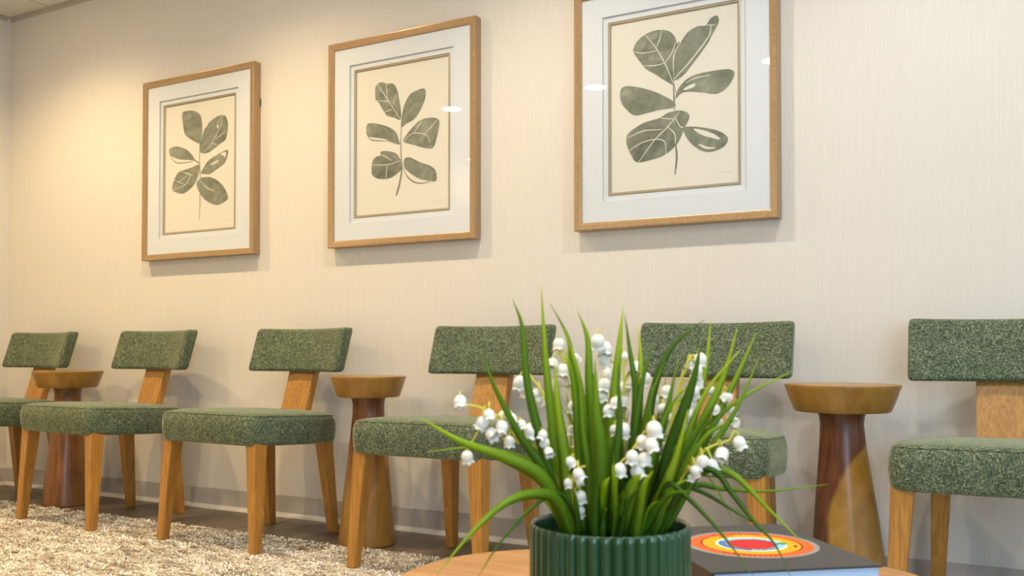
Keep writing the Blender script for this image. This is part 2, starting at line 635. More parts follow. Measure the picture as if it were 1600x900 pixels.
TB = [(.103, 0, -.004), (.107, .004, -.004), (.106, .02, -.004), (.094, .16, -.003), (.079, .30, 0), (.068, .40, 0), (.0605, .48, .0), (.06, .52, .0), (.064, .538, 0), (.072, .549, 0)]
side_table(-2.262, -.272, 'amber brown pedestal table between the chairs left of the flower pot', .143, TB, M['trunk_b'], rz=1.1, seed=2)
TC = [(.106, 0, .016), (.109, .004, .016), (.108, .02, .016), (.098, .12, .014), (.086, .24, .009), (.073, .36, .004), (.0625, .45, .0), (.0585, .51, -.002), (.061, .532, -.002), (.067, .547, -.002)]
side_table(-.553, -.28, 'pedestal table with dark and amber two-toned trunk at right, its foot behind the book', .158, TC, M['trunk_c'], rz=.0, seed=3)

# ------------------------------------------------------------------ framed prints
ART = [{'leaves':[[(-0.1154,0.2541),(-0.082,0.2639),(-0.0331,0.2571),(0.0063,0.2319),(0.0191,0.176),(0.0124,0.1262),(0.0004,0.1022),(-0.0493,0.1243),(-0.0913,0.1508),(-0.1074,0.1908)],[(0.0079,0.0601),(0.0045,0.0981),(0.0325,0.1636),(0.0476,0.1727),(0.0626,0.1925),(0.1177,0.2146),(0.1624,0.2127),(0.1804,0.1856),(0.1827,0.1499),(0.1683,0.1018),(0.1288,0.0847),(0.094,0.067),(0.0538,0.0532)],[(-0.2019,0.087),(-0.1934,0.1009),(-0.154,0.1056),(-0.0959,0.0884),(-0.056,0.0624),(-0.0308,0.0307),(-0.0692,0.0331),(-0.1375,0.0435),(-0.1802,0.0589),(-0.1974,0.0717)],[(0.0109,-0.0363),(0.0291,-0.0127),(0.0592,0.0167),(0.1093,0.0368),(0.1786,0.0545),(0.1827,0.0293),(0.1643,-0.0043),(0.1198,-0.025),(0.0699,-0.0453),(0.0395,-0.0425)],[(-0.1763,-0.1001),(-0.1766,-0.0743),(-0.1474,-0.0253),(-0.1106,-0.0126),(-0.0532,-0.0049),(-0.0018,0.0047),(0.0006,-0.0245),(-0.0216,-0.0732),(-0.0574,-0.1027),(-0.1042,-0.1207),(-0.1464,-0.1136)],[(-0.0163,-0.0809),(-0.0011,-0.0641),(0.0295,-0.056),(0.0902,-0.0651),(0.1503,-0.1025),(0.1823,-0.1477),(0.1806,-0.1723),(0.1213,-0.1912),(0.0661,-0.1755),(0.0201,-0.1453),(-0.0058,-0.1107)]],'patches':[[(0.0745,-0.0042),(0.0845,0.0035),(0.1245,0.0138),(0.1216,0.007),(0.0896,-0.0042)],[(0.1372,0.0396),(0.1718,0.046),(0.167,0.0224),(0.1541,0.0308)],[(0.1121,0.1709),(0.1201,0.1728),(0.1261,0.165),(0.1182,0.1616)]],'stems':[([(0.0034,0.1018),(0.0021,0.0332),(0.0058,-0.0394),(0.0061,-0.1694),(0.0028,-0.2522)],0.00583),([(-0.035,0.0326),(-0.0204,0.0224),(0.0002,0.0103)],0.00749),([(-0.1974,0.0717),(-0.1747,0.0436),(-0.1426,0.0257),(-0.0743,0.0226),(-0.0308,0.0278)],0.005)],'veins':[([(0.0263,0.0582),(0.0787,0.0937),(0.138,0.1693),(0.1477,0.1967)],0.0029),([(0.0787,0.0937),(0.1189,0.0844)],0.0029),([(0.1036,0.1103),(0.1384,0.1265),(0.17,0.1385)],0.0029),([(0.1161,0.1683),(0.1327,0.2056)],0.0029),([(-0.1732,-0.0967),(-0.0889,-0.0804),(-0.0581,-0.0372),(-0.0895,-0.0248)],0.0029),([(-0.1683,-0.0514),(-0.0889,-0.0818)],0.0029),([(-0.1311,-0.0635),(-0.0789,-0.0389)],0.0029),([(-0.1158,-0.0173),(-0.0321,-0.0468)],0.0029),([(0.0092,-0.0722),(0.0553,-0.1086),(0.0988,-0.1252)],0.00362)],'sig':[(0.1567,-0.2648),(0.1666,-0.2619),(0.1735,-0.2659),(0.1833,-0.2623),(0.196,-0.2632)]},{'leaves':[[(-0.1329,0.2022),(-0.1298,0.2275),(-0.1035,0.2392),(-0.0717,0.2296),(-0.0378,0.2224),(-0.0205,0.1934),(-0.0087,0.1476),(-0.0023,0.1089),(-0.0046,0.0745),(-0.0358,0.0859),(-0.0712,0.0984),(-0.0871,0.1163),(-0.0991,0.1338),(-0.1152,0.1582),(-0.1296,0.1697)],[(-0.0006,0.0444),(0.0016,0.0832),(0.0146,0.132),(0.0415,0.1693),(0.072,0.1808),(0.1061,0.1855),(0.119,0.1713),(0.116,0.1438),(0.095,0.103),(0.0647,0.0693),(0.0264,0.0551)],[(-0.1792,0.0504),(-0.1752,0.0725),(-0.155,0.0785),(-0.1068,0.0677),(-0.0592,0.0494),(-0.0278,0.0267),(-0.0121,-0.0066),(-0.0097,-0.0258),(-0.0512,-0.0118),(-0.0788,0.0039),(-0.1467,0.0191),(-0.171,0.027)],[(0.0096,-0.0153),(0.0265,0.0111),(0.0648,0.0443),(0.0951,0.0606),(0.1327,0.0654),(0.1737,0.0573),(0.1849,0.0363),(0.1739,-0.0116),(0.1554,-0.0558),(0.118,-0.0531),(0.065,-0.0357)],[(-0.1502,-0.1229),(-0.1447,-0.0786),(-0.1223,-0.0616),(-0.1064,-0.06),(-0.1025,-0.0445),(-0.0707,-0.0452),(-0.0275,-0.0586),(-0.008,-0.0795),(0.0076,-0.1188),(-0.0195,-0.1414),(-0.0586,-0.1568),(-0.106,-0.1557),(-0.1381,-0.1432)],[(0.0114,-0.1003),(0.0191,-0.0835),(0.046,-0.083),(0.0879,-0.1047),(0.1406,-0.1253),(0.1667,-0.1463),(0.172,-0.1775),(0.1631,-0.189),(0.1333,-0.1833),(0.0881,-0.1712),(0.0423,-0.144),(0.0177,-0.1229)]],'patches':[],'stems':[([(-0.0006,0.0457),(-0.0027,-0.0297),(-0.0002,-0.0803),(0.0053,-0.1248)],0.00581),([(0.0053,-0.1217),(-0.0077,-0.1802),(-0.0177,-0.2108),(-0.0254,-0.231)],0.01016),([(-0.171,0.027),(-0.1507,0.0086),(-0.1146,0.0015),(-0.0591,-0.0059)],0.00508),([(0.0115,-0.1223),(0.0309,-0.1585),(0.0654,-0.1835),(0.1033,-0.1911),(0.1408,-0.187)],0.00581)],'veins':[([(-0.1194,0.2324),(-0.0675,0.1616),(-0.0046,0.0764)],0.00316),([(-0.1312,0.1667),(-0.0794,0.1587),(-0.0635,0.1547)],0.00316),([(-0.0756,0.2295),(-0.0707,0.1684)],0.00316),([(-0.0244,0.1812),(-0.0454,0.1333)],0.00252),([(-0.0871,0.1144),(-0.0453,0.1219)],0.00316),([(0.0096,-0.0121),(0.0534,0.0112),(0.0952,0.0083),(0.1292,-0.0066),(0.1367,-0.0353)],0.00316),([(0.061,0.0135),(0.1027,0.0597)],0.00316),([(0.1164,0.0041),(0.176,0.0527)],0.00316),([(-0.1463,-0.0944),(-0.0706,-0.1005),(-0.0041,-0.0912)],0.00316),([(-0.1104,-0.0564),(-0.0786,-0.066),(-0.047,-0.087)],0.00316),([(-0.0705,-0.1049),(-0.0759,-0.1565)],0.00316)],'sig':[(0.1558,-0.2696),(0.167,-0.268),(0.1744,-0.2716),(0.1855,-0.2694),(0.1965,-0.2721)]},{'leaves':[[(-0.1437,0.2003),(-0.1302,0.2262),(-0.0967,0.2451),(-0.06,0.2528),(-0.0165,0.2442),(0.0085,0.2208),(0.0156,0.1957),(0.0249,0.2011),(0.0226,0.1775),(0.0047,0.1427),(0.0044,0.0608),(-0.0243,0.0716),(-0.0641,0.1014),(-0.0934,0.1209),(-0.1059,0.1353),(-0.1266,0.1628),(-0.1415,0.186)],[(0.0058,0.0708),(0.0046,0.1188),(0.0083,0.1525),(0.0262,0.1906),(0.0547,0.2268),(0.0898,0.2412),(0.1176,0.2399),(0.1349,0.2604),(0.1555,0.2669),(0.1637,0.2521),(0.1588,0.2329),(0.1381,0.1995),(0.1208,0.1721),(0.0824,0.1275),(0.04,0.083)],[(-0.1946,0.0428),(-0.187,0.0699),(-0.1568,0.0728),(-0.1047,0.0572),(-0.0534,0.0344),(0.0041,-0.0027),(0.0062,-0.0235),(-0.0464,-0.0251),(-0.0902,-0.0299),(-0.1384,-0.033),(-0.1683,-0.0098),(-0.1871,0.0137)],[(0.0113,0.0072),(0.02,0.0381),(0.047,0.065),(0.0822,0.0789),(0.1376,0.0823),(0.192,0.081),(0.2155,0.0676),(0.2087,0.0421),(0.1849,0.0156),(0.1509,0.0035),(0.1028,0.0154),(0.0609,0.0237),(0.0327,0.0228)],[(-0.1686,-0.1357),(-0.1708,-0.1075),(-0.1572,-0.088),(-0.1051,-0.0628),(-0.0465,-0.0526),(-0.0175,-0.039),(0.0254,-0.0354),(0.0536,-0.0478),(0.0592,-0.0654),(0.0393,-0.1037),(0.0286,-0.1296),(0.0107,-0.1549),(-0.0288,-0.1815),(-0.0761,-0.1939),(-0.1314,-0.1974),(-0.1537,-0.1687)],[(0.0379,-0.1035),(0.0429,-0.0939),(0.0884,-0.0993),(0.1504,-0.1165),(0.1842,-0.137),(0.1929,-0.1558),(0.1773,-0.176),(0.1432,-0.1877),(0.1088,-0.1841),(0.0742,-0.1617),(0.0498,-0.132)]],'patches':[[(0.0398,0.0354),(0.061,0.0461),(0.0806,0.0481),(0.075,0.0374),(0.0469,0.031)],[(0.0744,-0.1044),(0.1092,-0.1131),(0.1503,-0.1331),(0.1652,-0.1501),(0.1366,-0.1416),(0.1022,-0.1277)],[(0.0916,-0.1568),(0.1227,-0.1702),(0.1501,-0.1764),(0.1227,-0.1782),(0.102,-0.168)]],'stems':[([(0.003,0.0644),(0.0056,0.0025),(0.0069,-0.0331)],0.0063),([(0.0107,-0.1481),(0.0141,-0.1961),(0.0075,-0.2532)],0.00788),([(0.0044,0.0608),(0.0149,0.0218),(0.02,0.0381)],0.00315)],'veins':[([(-0.0967,0.2416),(-0.0566,0.1866),(-0.0277,0.1339),(0.0029,0.061)],0.00343),([(-0.0382,0.2478),(-0.047,0.2162),(-0.058,0.1937)],0.00343),([(-0.143,0.1911),(-0.108,0.1808),(-0.0566,0.1818)],0.00343),([(-0.1044,0.1364),(-0.064,0.1311),(-0.0277,0.1339)],0.00343),([(0.012,0.1997),(-0.0024,0.1644),(-0.0241,0.1368)],0.00343),([(0.0044,0.0744),(0.0543,0.1182),(0.1243,0.1951),(0.1383,0.2364)],0.00411),([(0.1141,0.2405),(0.152,0.236)],0.00274),([(0.0045,0.0881),(0.0047,0.153),(0.0263,0.194)],0.00343),([(0.047,0.0548),(0.0821,0.0668),(0.1306,0.0699)],0.00343),([(-0.124,-0.1961),(-0.0649,-0.1261),(-0.0177,-0.0869),(0.0254,-0.0395)],0.00343),([(-0.1663,-0.108),(-0.1051,-0.0905),(-0.0357,-0.0937)],0.00343),([(-0.1612,-0.154),(-0.1127,-0.1313),(-0.0649,-0.1248),(-0.0287,-0.137),(-0.0238,-0.182)],0.00343),([(-0.0177,-0.0869),(0.0073,-0.1136),(0.0093,-0.1479)],0.00343),([(0.0111,-0.0596),(0.0252,-0.0885),(0.0393,-0.0956)],0.00343),([(-0.0428,-0.0544),(0.0039,-0.0621)],0.00343)],'sig':[(0.1667,-0.2592),(0.1769,-0.2582),(0.187,-0.2618),(0.1971,-0.2601),(0.2052,-0.2621)]}]
FW, FH = .727, .852

def rect_ring(w, h, y):
    return [Vector((-w / 2, y, -h / 2)), Vector((w / 2, y, -h / 2)), Vector((w / 2, y, h / 2)), Vector((-w / 2, y, h / 2))]

def rect_loft(bm, prof, w, h, mi=0):
    """prof: list of (inset, y) swept around a rectangle"""
    loft(bm, [rect_ring(w - 2 * d, h - 2 * d, y) for d, y in prof], False, False, True, mi)

def stroke(bm, pts, w, y, mi, taper=True):
    P = spline([(p[0], 0, p[1]) for p in pts], 8)
    n = len(P)
    prev = None
    for i, p in enumerate(P):
        d = (P[min(i + 1, n - 1)] - P[max(i - 1, 0)])
        d = d.normalized() if d.length > 0 else Vector((1, 0, 0))
        s = Vector((-d.z, 0, d.x))
        ww = w * .5 * (1 - .45 * abs(2 * i / (n - 1) - 1)) if taper else w * .5
        a = bm.verts.new((p.x + s.x * ww, y, p.z + s.z * ww))
        b = bm.verts.new((p.x - s.x * ww, y, p.z - s.z * ww))
        if prev:
            f = bm.faces.new((prev[0], prev[1], b, a)); f.material_index = mi
        prev = (a, b)

def patch(bm, pts, y, mi):
    P = closed_spline([(p[0], 0, p[1]) for p in pts], 5)
    f = bm.faces.new([bm.verts.new((p.x, y, p.z)) for p in P])
    f.material_index = mi
    bmesh.ops.triangulate(bm, faces=[f])

def framed_print(cx, art, label):
    t = thing('framed_print', label, 'framed picture', (cx, 0, 1.57), 0, 'framed botanical prints')
    bm = bmesh.new()
    rect_loft(bm, [(.004, -.001), (0, -.003), (0, -.0425), (.0015, -.0445), (.004, -.045), (.025, -.0395), (.0275, -.038), (.028, -.036), (.028, -.020), (.012, -.006), (.004, -.001)], FW, FH)
    from_bm('frame_moulding', bm, M['gold'], t, angle=25)
    bm = bmesh.new()
    box(bm, (0, -.011, 0), (FW - .04, .006, FH - .04))
    from_bm('backing_board', bm, M['backing'], t, smooth=False)
    bm = bmesh.new()
    iw, ih = FW - .055, FH - .055
    ow, oh = .514, .655
    rect_loft(bm, [(0, -.0335), ((iw - ow) / 2, -.0335)], iw, ih)
    bm.faces.ensure_lookup_table()
    # unequal borders: sweep gives equal inset, so set the inner ring exactly
    bm.verts.ensure_lookup_table()
    for v, p in zip(list(bm.verts)[4:], rect_ring(ow, oh, -.0335)):
        v.co = p
    rect_loft(bm, [(0, -.0335), (.002, -.0265)], ow, oh, 1)
    from_bm('outer_mat', bm, [M['mat_board'], M['mat_core']], t, smooth=False)
    bm = bmesh.new()
    fw, fh = .474, .612
    loft(bm, [rect_ring(ow + .01, oh + .01, -.0262), rect_ring(fw, fh, -.0262)], False, False)
    from_bm('inner_mat', bm, M['mat_board'], t, smooth=False)
    bm = bmesh.new()
    rect_loft(bm, [(-.002, -.0225), (-.001, -.0275), (.002, -.029), (.004, -.0275), (.007, -.0272), (.009, -.0245), (.0095, -.0215)], fw, fh)
    from_bm('fillet', bm, M['gold_dark'], t, angle=20)
    bm = bmesh.new()
    y = -.0212
    f = bm.faces.new([bm.verts.new(p) for p in rect_ring(fw - .012, fh - .012, y)])
    k = 0
    for st, w in art['stems']:
        stroke(bm, st, w, y - .0003, 1)
    for lf in art['leaves']:
        k += 1
        patch(bm, lf, y - .0004 - k * .00003, 1)
    for vn, w in art['veins']:
        stroke(bm, vn, w, y - .0008, 0)
    for p in art['patches']:
        patch(bm, p, y - .00085, 0)
    stroke(bm, art['sig'], .0022, y - .0003, 2, False)
    from_bm('art_print', bm, [M['paper'], M['leafpaint'], M['sig']], t, smooth=False)
    bm = bmesh.new()
    box(bm, (0, -.0355, 0), (FW - .056, .002, FH - .056))
    from_bm('picture_glass', bm, M['glass'], t, smooth=False)
    if cx < -3:
        bm = bmesh.new()
        box(bm, (FW / 2 - .007, -.0035, .25), (.019, .007, .034), 0, .001, 1)
        from_bm('hanging_bracket', bm, M['socket_dark'], t, smooth=False)
    return t
framed_print(-3.4525, ART[0], 'leftmost framed leaf print, a sprig whose bare stem runs straight down')
framed_print(-2.30, ART[1], 'middle framed leaf print, a sprig whose thick stem end curves left')
framed_print(-1.155, ART[2], 'right and largest-looking framed leaf print, one long leaf pointing up to the right')

# ------------------------------------------------------------------ outlet
t = thing('wall_outlet', 'white outlet plate low on the wall, behind the second chair', 'outlet', (-3.915, 0, .42))
bm = bmesh.new()
box(bm, (0, -.003, 0), (.07, .006, .115), 0, .002, 2)
from_bm('cover_plate', bm, M['plate'], t, smooth=False)
for dz in (-.02, .02):
    bm = bmesh.new()
    box(bm, (0, -.0065, dz), (.033, .003, .028), 0, .001, 1)
    for dx in (-.006, .006):
        box(bm, (dx, -.0083, dz + .003), (.002, .001, .008), 1)
    from_bm('receptacle', bm, [M['plate'], M['socket_dark']], t, smooth=False)

# ------------------------------------------------------------------ rug
def make_rug_mat(nm, stops):
    m, nt, bs, out = new_mat(nm)
    v = coords(nt, (1, 1, 1))
    a = noise(nt, coords(nt, (2.2, 5.5, 1)), 1.8, 4, .6, 2.4)
    b = noise(nt, coords(nt, (7, 15, 1)), 2.4, 3, .55, 1.8)
    s = math_n(nt, 'ADD', math_n(nt, 'MULTIPLY', a, .55), math_n(nt, 'MULTIPLY', b, .45))
    at = nt.nodes.new('ShaderNodeAttribute')
    at.attribute_name = 'tuft'
    s = math_n(nt, 'ADD', s, math_n(nt, 'MULTIPLY', at.outputs['Fac'], .22))
    c = ramp(nt, s, stops)
    nt.links.new(c, bs.inputs['Base Color'])
    bs.inputs['Roughness'].default_value = .95
    bs.inputs['Specular IOR Level'].default_value = .1
    return m
M['rug'] = make_rug_mat('cream and taupe rug wool', [(.36, (.24, .195, .145)), (.50, (.46, .40, .315)), (.62, (.66, .61, .52))])
M['pile'] = make_rug_mat('cream wool tufts', [(.40, (.27, .215, .16)), (.48, (.62, .56, .465)), (.56, (.95, .92, .85))])
rug = thing('area_rug', 'cream and taupe shaggy area rug under the front chair legs', 'rug', (0, 0, 0))
RX0, RX1, RY0, RY1 = XL + .1, .75, -.392, -3.0
bm = bmesh.new()
box(bm, ((RX0 + RX1) / 2, (RY0 + RY1) / 2, .004), (RX1 - RX0, RY0 - RY1, .008), 0, .003, 1)
from_bm('rug_base', bm, M['rug'], rug, smooth=False)
rr = random.Random(5)
vs, fs = [], []
def fibre(x, y, a, L, w, hgt):
    i = len(vs)
    dx, dy = math.cos(a), math.sin(a)
    sx, sy = -dy * w, dx * w
    b2 = a + rr.uniform(-.9, .9)
    ex, ey = x + dx * L * .5 + math.cos(b2) * L * .5, y + dy * L * .5 + math.sin(b2) * L * .5
    mx, my = x + dx * L * .5, y + dy * L * .5
    vs.extend([(x - sx, y - sy, .006), (x + sx, y + sy, .006), (mx + sx, my + sy, .006 + hgt), (mx - sx, my - sy, .006 + hgt), (ex, ey, .006 + hgt * .6)])
    fs.append((i, i + 1, i + 2, i + 3)); fs.append((i + 3, i + 2, i + 4))
feet = []
for cx_, rz_, _l in CH:
    for sx in (-1, 1):
        a_ = math.radians(rz_)
        fx, fy = sx * .246, -.238
        feet.append((cx_ + fx * math.cos(a_) - fy * math.sin(a_), -.402 + fx * math.sin(a_) + fy * math.cos(a_)))
cnt = 0
while cnt < 52000:
    x = rr.uniform(RX0 + .03, RX1 - .03); y = RY0 - (rr.random() ** 1.35) * 1.15
    a = rr.gauss(0, .8) + (PI if rr.random() < .5 else 0) + 1.2 * math.sin(x * 9 + 3 * math.sin(y * 14)) * .6
    L = rr.uniform(.018, .042)
    if any(math.hypot(x - tx, y - ty) < .118 + L for tx, ty in ((-4.05, -.262), (-2.262, -.272), (-.553, -.28))):
        continue
    if any(abs(x - fx) < .023 + L and abs(y - fy) < .023 + L for fx, fy in feet) and not all(
            abs(x - fx) > .026 + L * .95 or abs(y - fy) > .026 + L * .95 for fx, fy in feet):
        L = .008
        if any(abs(x - fx) < .032 and abs(y - fy) < .032 for fx, fy in feet):
            continue
    fibre(x, y, a, L, rr.uniform(.0012, .0024), rr.uniform(.003, .009))
    cnt += 1
me = bpy.data.meshes.new('rug_pile')
me.from_pydata(vs, [], fs)
me.materials.append(M['pile'])
at = me.attributes.new('tuft', 'FLOAT', 'POINT')
vals = []
for k in range(len(vs) // 5):
    v_ = rr.uniform(-.5, .5)
    vals += [v_] * 5
at.data.foreach_set('value', vals)
pile = link(bpy.data.objects.new('rug_pile', me), rug)
pile['kind'] = 'stuff'

# ------------------------------------------------------------------ coffee table
ct = thing('coffee_table', 'tan wooden coffee table with rounded top holding the plant and the book', 'coffee table', (-.40, -2.12, 0))
outline = [(-.752, -2.11), (-.760, -2.045), (-.752, -1.985), (-.727, -1.933), (-.685, -1.885), (-.60, -1.825), (-.50, -1.775), (-.40, -1.742),
           (-.30, -1.73), (-.225, -1.738), (-.162, -1.777), (-.105, -1.85), (-.07, -1.95), (-.06, -2.07), (-.075, -2.2), (-.12, -2.33), (-.20, -2.44),
           (-.31, -2.50), (-.43, -2.505), (-.55, -2.45), (-.65, -2.35), (-.72, -2.23)]
OL = closed_spline([(x + .40, y + 2.12, 0) for x, y in outline], 5)
bm = bmesh.new()
rings = []
for sc, z in ((.90, .372), (.955, .373), (.985, .380), (.997, .393), (1.0, .408), (.998, .422), (.992, .428), (.982, .430), (.6, .430), (.2, .430)):
    rings.append([Vector((p.x * sc, p.y * sc, z)) for p in OL])
loft(bm, rings)
from_bm('table_top', bm, M['slab_wood'], ct, angle=30)
bm = bmesh.new()
rings = []
for r, z in ((.15, 0), (.155, .006), (.145, .08), (.11, .2), (.105, .3), (.13, .36), (.14, .373)):
    rings.append([Vector((r * math.cos(2 * PI * k / 40), r * math.sin(2 * PI * k / 40), z + RUG_H + .0006)) for k in range(40)])
rings = [[Vector((p.x, p.y, min(p.z, .3735))) for p in r] for r in rings]
loft(bm, rings)
from_bm('pedestal', bm, M['slab_wood'], ct, angle=35)

# ------------------------------------------------------------------ book
FL, FR, BR = Vector((-.347, -2.069)), Vector((-.187, -1.933)), Vector((-.372, -1.735))
ux = (FR - FL); bw = ux.length; ux = ux.normalized()
rz = math.atan2(ux.y, ux.x)
bd = .27
ctr = (FL + FR) / 2 + Vector((-ux.y, ux.x)) * bd / 2
bk = thing('book', 'thick black hardcover book with a ringed colourful disc, on the coffee table', 'book', (ctr.x, ctr.y, .4302), rz)
M['cover'] = plain('black book cloth', (.028, .027, .026), .5)
def make_pages():
    m, nt, bs, out = new_mat('pale blue page edges')
    n = noise(nt, coords(nt, (3, 3, 900)), 1.0, 2, .6)
    c = ramp(nt, n, [(.3, (.30, .48, .74)), (.7, (.52, .70, .90))])
    nt.links.new(c, bs.inputs['Base Color'])
    bs.inputs['Roughness'].default_value = .8
    return m
M['pages'] = make_pages()
BT = .0405
bm = bmesh.new()
box(bm, (0, 0, .0015), (bw, bd, .003), 0, .0008, 1)
box(bm, (0, 0, BT - .0015), (bw, bd, .003), 0, .0008, 1)
box(bm, (-bw / 2 + .002, 0, BT / 2), (.004, bd, BT - .002), 0, .0008, 1)
cover = from_bm('cover', bm, M['cover'], bk, smooth=False)
bm = bmesh.new()
box(bm, (.001, 0, BT / 2), (bw - .008, bd - .009, BT - .0058))
from_bm('page_block', bm, M['pages'], bk, smooth=False)
RING = [plain('cover print silver', (.25, .25, .24), .8, Specular_IOR_Level=.15), plain('cover print orange', (.62, .12, .025), .8, Specular_IOR_Level=.15), plain('cover print maroon', (.25, .03, .012), .8, Specular_IOR_Level=.15),
        plain('cover print yellow', (.72, .34, .015), .8, Specular_IOR_Level=.15), plain('cover print pale blue', (.25, .50, .64), .8, Specular_IOR_Level=.15), plain('cover print blue', (.08, .16, .42), .8, Specular_IOR_Level=.15),
        plain('cover print red', (.50, .03, .03), .8, Specular_IOR_Level=.15), plain('cover print cream', (.80, .74, .50), .8, Specular_IOR_Level=.15), plain('cover print black', (.02, .018, .015), .8, Specular_IOR_Level=.15), plain('cover print green', (.10, .30, .06), .8, Specular_IOR_Level=.15)]
bm = bmesh.new()
def disc(r, mi, z, cx=0.0, cy=0.0, a0=0.0, a1=2 * PI, r_in=0.0):
    n = 72
    prev = None
    for k in range(n + 1):
        a = a0 + (a1 - a0) * k / n
        p = bm.verts.new((cx + r * math.cos(a), cy + r * math.sin(a), z))
        q = bm.verts.new((cx + r_in * math.cos(a), cy + r_in * math.sin(a), z))
        if prev:
            f = bm.faces.new((prev[1], prev[0], p, q)); f.material_index = mi
        prev = (p, q)
z = BT + .0002
disc(.084, 0, z, r_in=.0775)
disc(.0775, 1, z, r_in=.064)
disc(.064, 2, z, r_in=.0615)
disc(.0615, 3, z, r_in=.045)
disc(.045, 7, z, r_in=.042)
disc(.042, 4, z, r_in=.031)
disc(.031, 6, z)
disc(.041, 5, z + .0002, a0=2.4, a1=4.3, r_in=.032)
disc(.0335, 5, z + .0002, a0=-.5, a1=1.1, r_in=.031)
# small cover lettering, too fine to read in the photograph: rows of short dark and pale ticks
rb = random.Random(9)
for r0, a0, a1, n, mi in ((.036, -2.2, -.9, 13, 8), (.070, 1.0, 2.0, 11, 2), (.070, -2.5, -1.5, 11, 2), (.054, 1.6, 2.1, 5, 8), (.055, -.55, -.3, 3, 8)):
    for k in range(n):
        a = a0 + (a1 - a0) * k / n
        disc(r0 + rb.uniform(.0015, .003), mi, z + .0004, a0=a, a1=a + (a1 - a0) / n * rb.uniform(.35, .7), r_in=r0 - rb.uniform(.0015, .003))
disc(.007, 9, z + .0004, cx=.041, cy=-.004)
bmesh.ops.remove_doubles(bm, verts=bm.verts, dist=1e-6)
from_bm('cover_design', bm, RING, cover, smooth=False).location = (.005, .004, 0)

# ------------------------------------------------------------------ potted lilies of the valley
PX, PY, PZ = -.399, -2.231, .4302
pl = thing('potted_plant', 'lily of the valley arrangement in a fluted green ceramic pot on the coffee table', 'potted plant', (PX, PY, PZ))
def make_glaze():
    m, nt, bs, out = new_mat('green ceramic glaze')
    n = noise(nt, coords(nt, (20, 20, 4)), 1.0, 3)
    c = ramp(nt, n, [(.3, (.010, .046, .014)), (.7, (.017, .068, .022))])
    nt.links.new(c, bs.inputs['Base Color'])
    bs.inputs['Roughness'].default_value = .22
    bs.inputs['Coat Weight'].default_value = .5
    bs.inputs['Coat Roughness'].default_value = .08
    return m
M['glaze'] = make_glaze()
bm = bmesh.new()
NF, SUB = 42, 8
n = NF * SUB
def flute(k, R, amt):
    a = 2 * PI * k / n
    c = abs(math.cos(PI * k / SUB))
    return (R - amt * (1 - c ** .8)) , a
rings = []
for R, z, amt in ((.060, .0, 0), (.074, .001, .001), (.0775, .004, .003), (.080, .012, .0042), (.0805, .06, .0042), (.0805, .110, .0042), (.0803, .1145, .0035), (.0793, .1165, .0022), (.078, .1172, .0008), (.0765, .1165, 0), (.0755, .113, 0), (.0745, .08, 0), (.072, .02, 0), (.06, .01, 0)):
    ring = []
    for k in range(n):
        r, a = flute(k, R, amt)
        ring.append(Vector((r * math.cos(a), r * math.sin(a), z)))
    rings.append(ring)
loft(bm, rings)
from_bm('flower_pot', bm, M['glaze'], pl, angle=70)
def make_soil():
    m, nt, bs, out = new_mat('dark moss filler')
    nn = noise(nt, coords(nt, (1, 1, 1)), 120, 4)
    c = ramp(nt, nn, [(.35, (.006, .006, .005)), (.7, (.03, .032, .02))])
    nt.links.new(c, bs.inputs['Base Color'])
    bs.inputs['Roughness'].default_value = .95
    bump(nt, bs, nn, .8, .006)
    return m
bm = bmesh.new()
rings = []
for j in range(9):
    r = .0745 * (1 - j / 8.5)
    rings.append([Vector((r * math.cos(2 * PI * k / 48), r * math.sin(2 * PI * k / 48), .096 + .010 * (1 - (r / .0745) ** 2) + random.uniform(-.0015, .0015))) for k in range(48)])
loft(bm, rings, False, True)
from_bm('moss_filler', bm, make_soil(), pl)

def make_blade_mat():
    m = bpy.data.materials.new('grass blade green')
    m.use_nodes = True
    nt = m.node_tree
    nt.nodes.clear()
    out = nt.nodes.new('ShaderNodeOutputMaterial')
    bs = nt.nodes.new('ShaderNodeBsdfPrincipled')
    oi = nt.nodes.new('ShaderNodeObjectInfo')
    c = ramp(nt, oi.outputs['Random'], [(0, (.060, .140, .013)), (.35, (.13, .245, .015)), (.7, (.24, .36, .018)), (1, (.33, .42, .025))])
    # blades pale towards the tip (object z runs up the plant)
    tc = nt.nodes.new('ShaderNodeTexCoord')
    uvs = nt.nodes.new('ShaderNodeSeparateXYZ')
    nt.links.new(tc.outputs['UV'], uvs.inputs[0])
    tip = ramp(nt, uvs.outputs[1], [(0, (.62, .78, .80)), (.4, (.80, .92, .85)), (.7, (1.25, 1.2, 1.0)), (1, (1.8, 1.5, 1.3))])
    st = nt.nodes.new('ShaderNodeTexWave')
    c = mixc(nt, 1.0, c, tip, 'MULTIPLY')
    nt.nodes.remove(st)
    nt.links.new(c, bs.inputs['Base Color'])
    bs.inputs['Roughness'].default_value = .42
    bs.inputs['Specular IOR Level'].default_value = .35
    tr = nt.nodes.new('ShaderNodeBsdfTranslucent')
    tcx = mixc(nt, 1.0, c, (1.5, 1.6, .8), 'MULTIPLY')
    nt.links.new(tcx, tr.inputs[0])
    mx = nt.nodes.new('ShaderNodeMixShader')
    mx.inputs[0].default_value = .5
    nt.links.new(bs.outputs[0], mx.inputs[1])
    nt.links.new(tr.outputs[0], mx.inputs[2])
    nt.links.new(mx.outputs[0], out.inputs[0])
    return m
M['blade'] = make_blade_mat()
VIEW = Vector((.40, -.89, .1)).normalized()

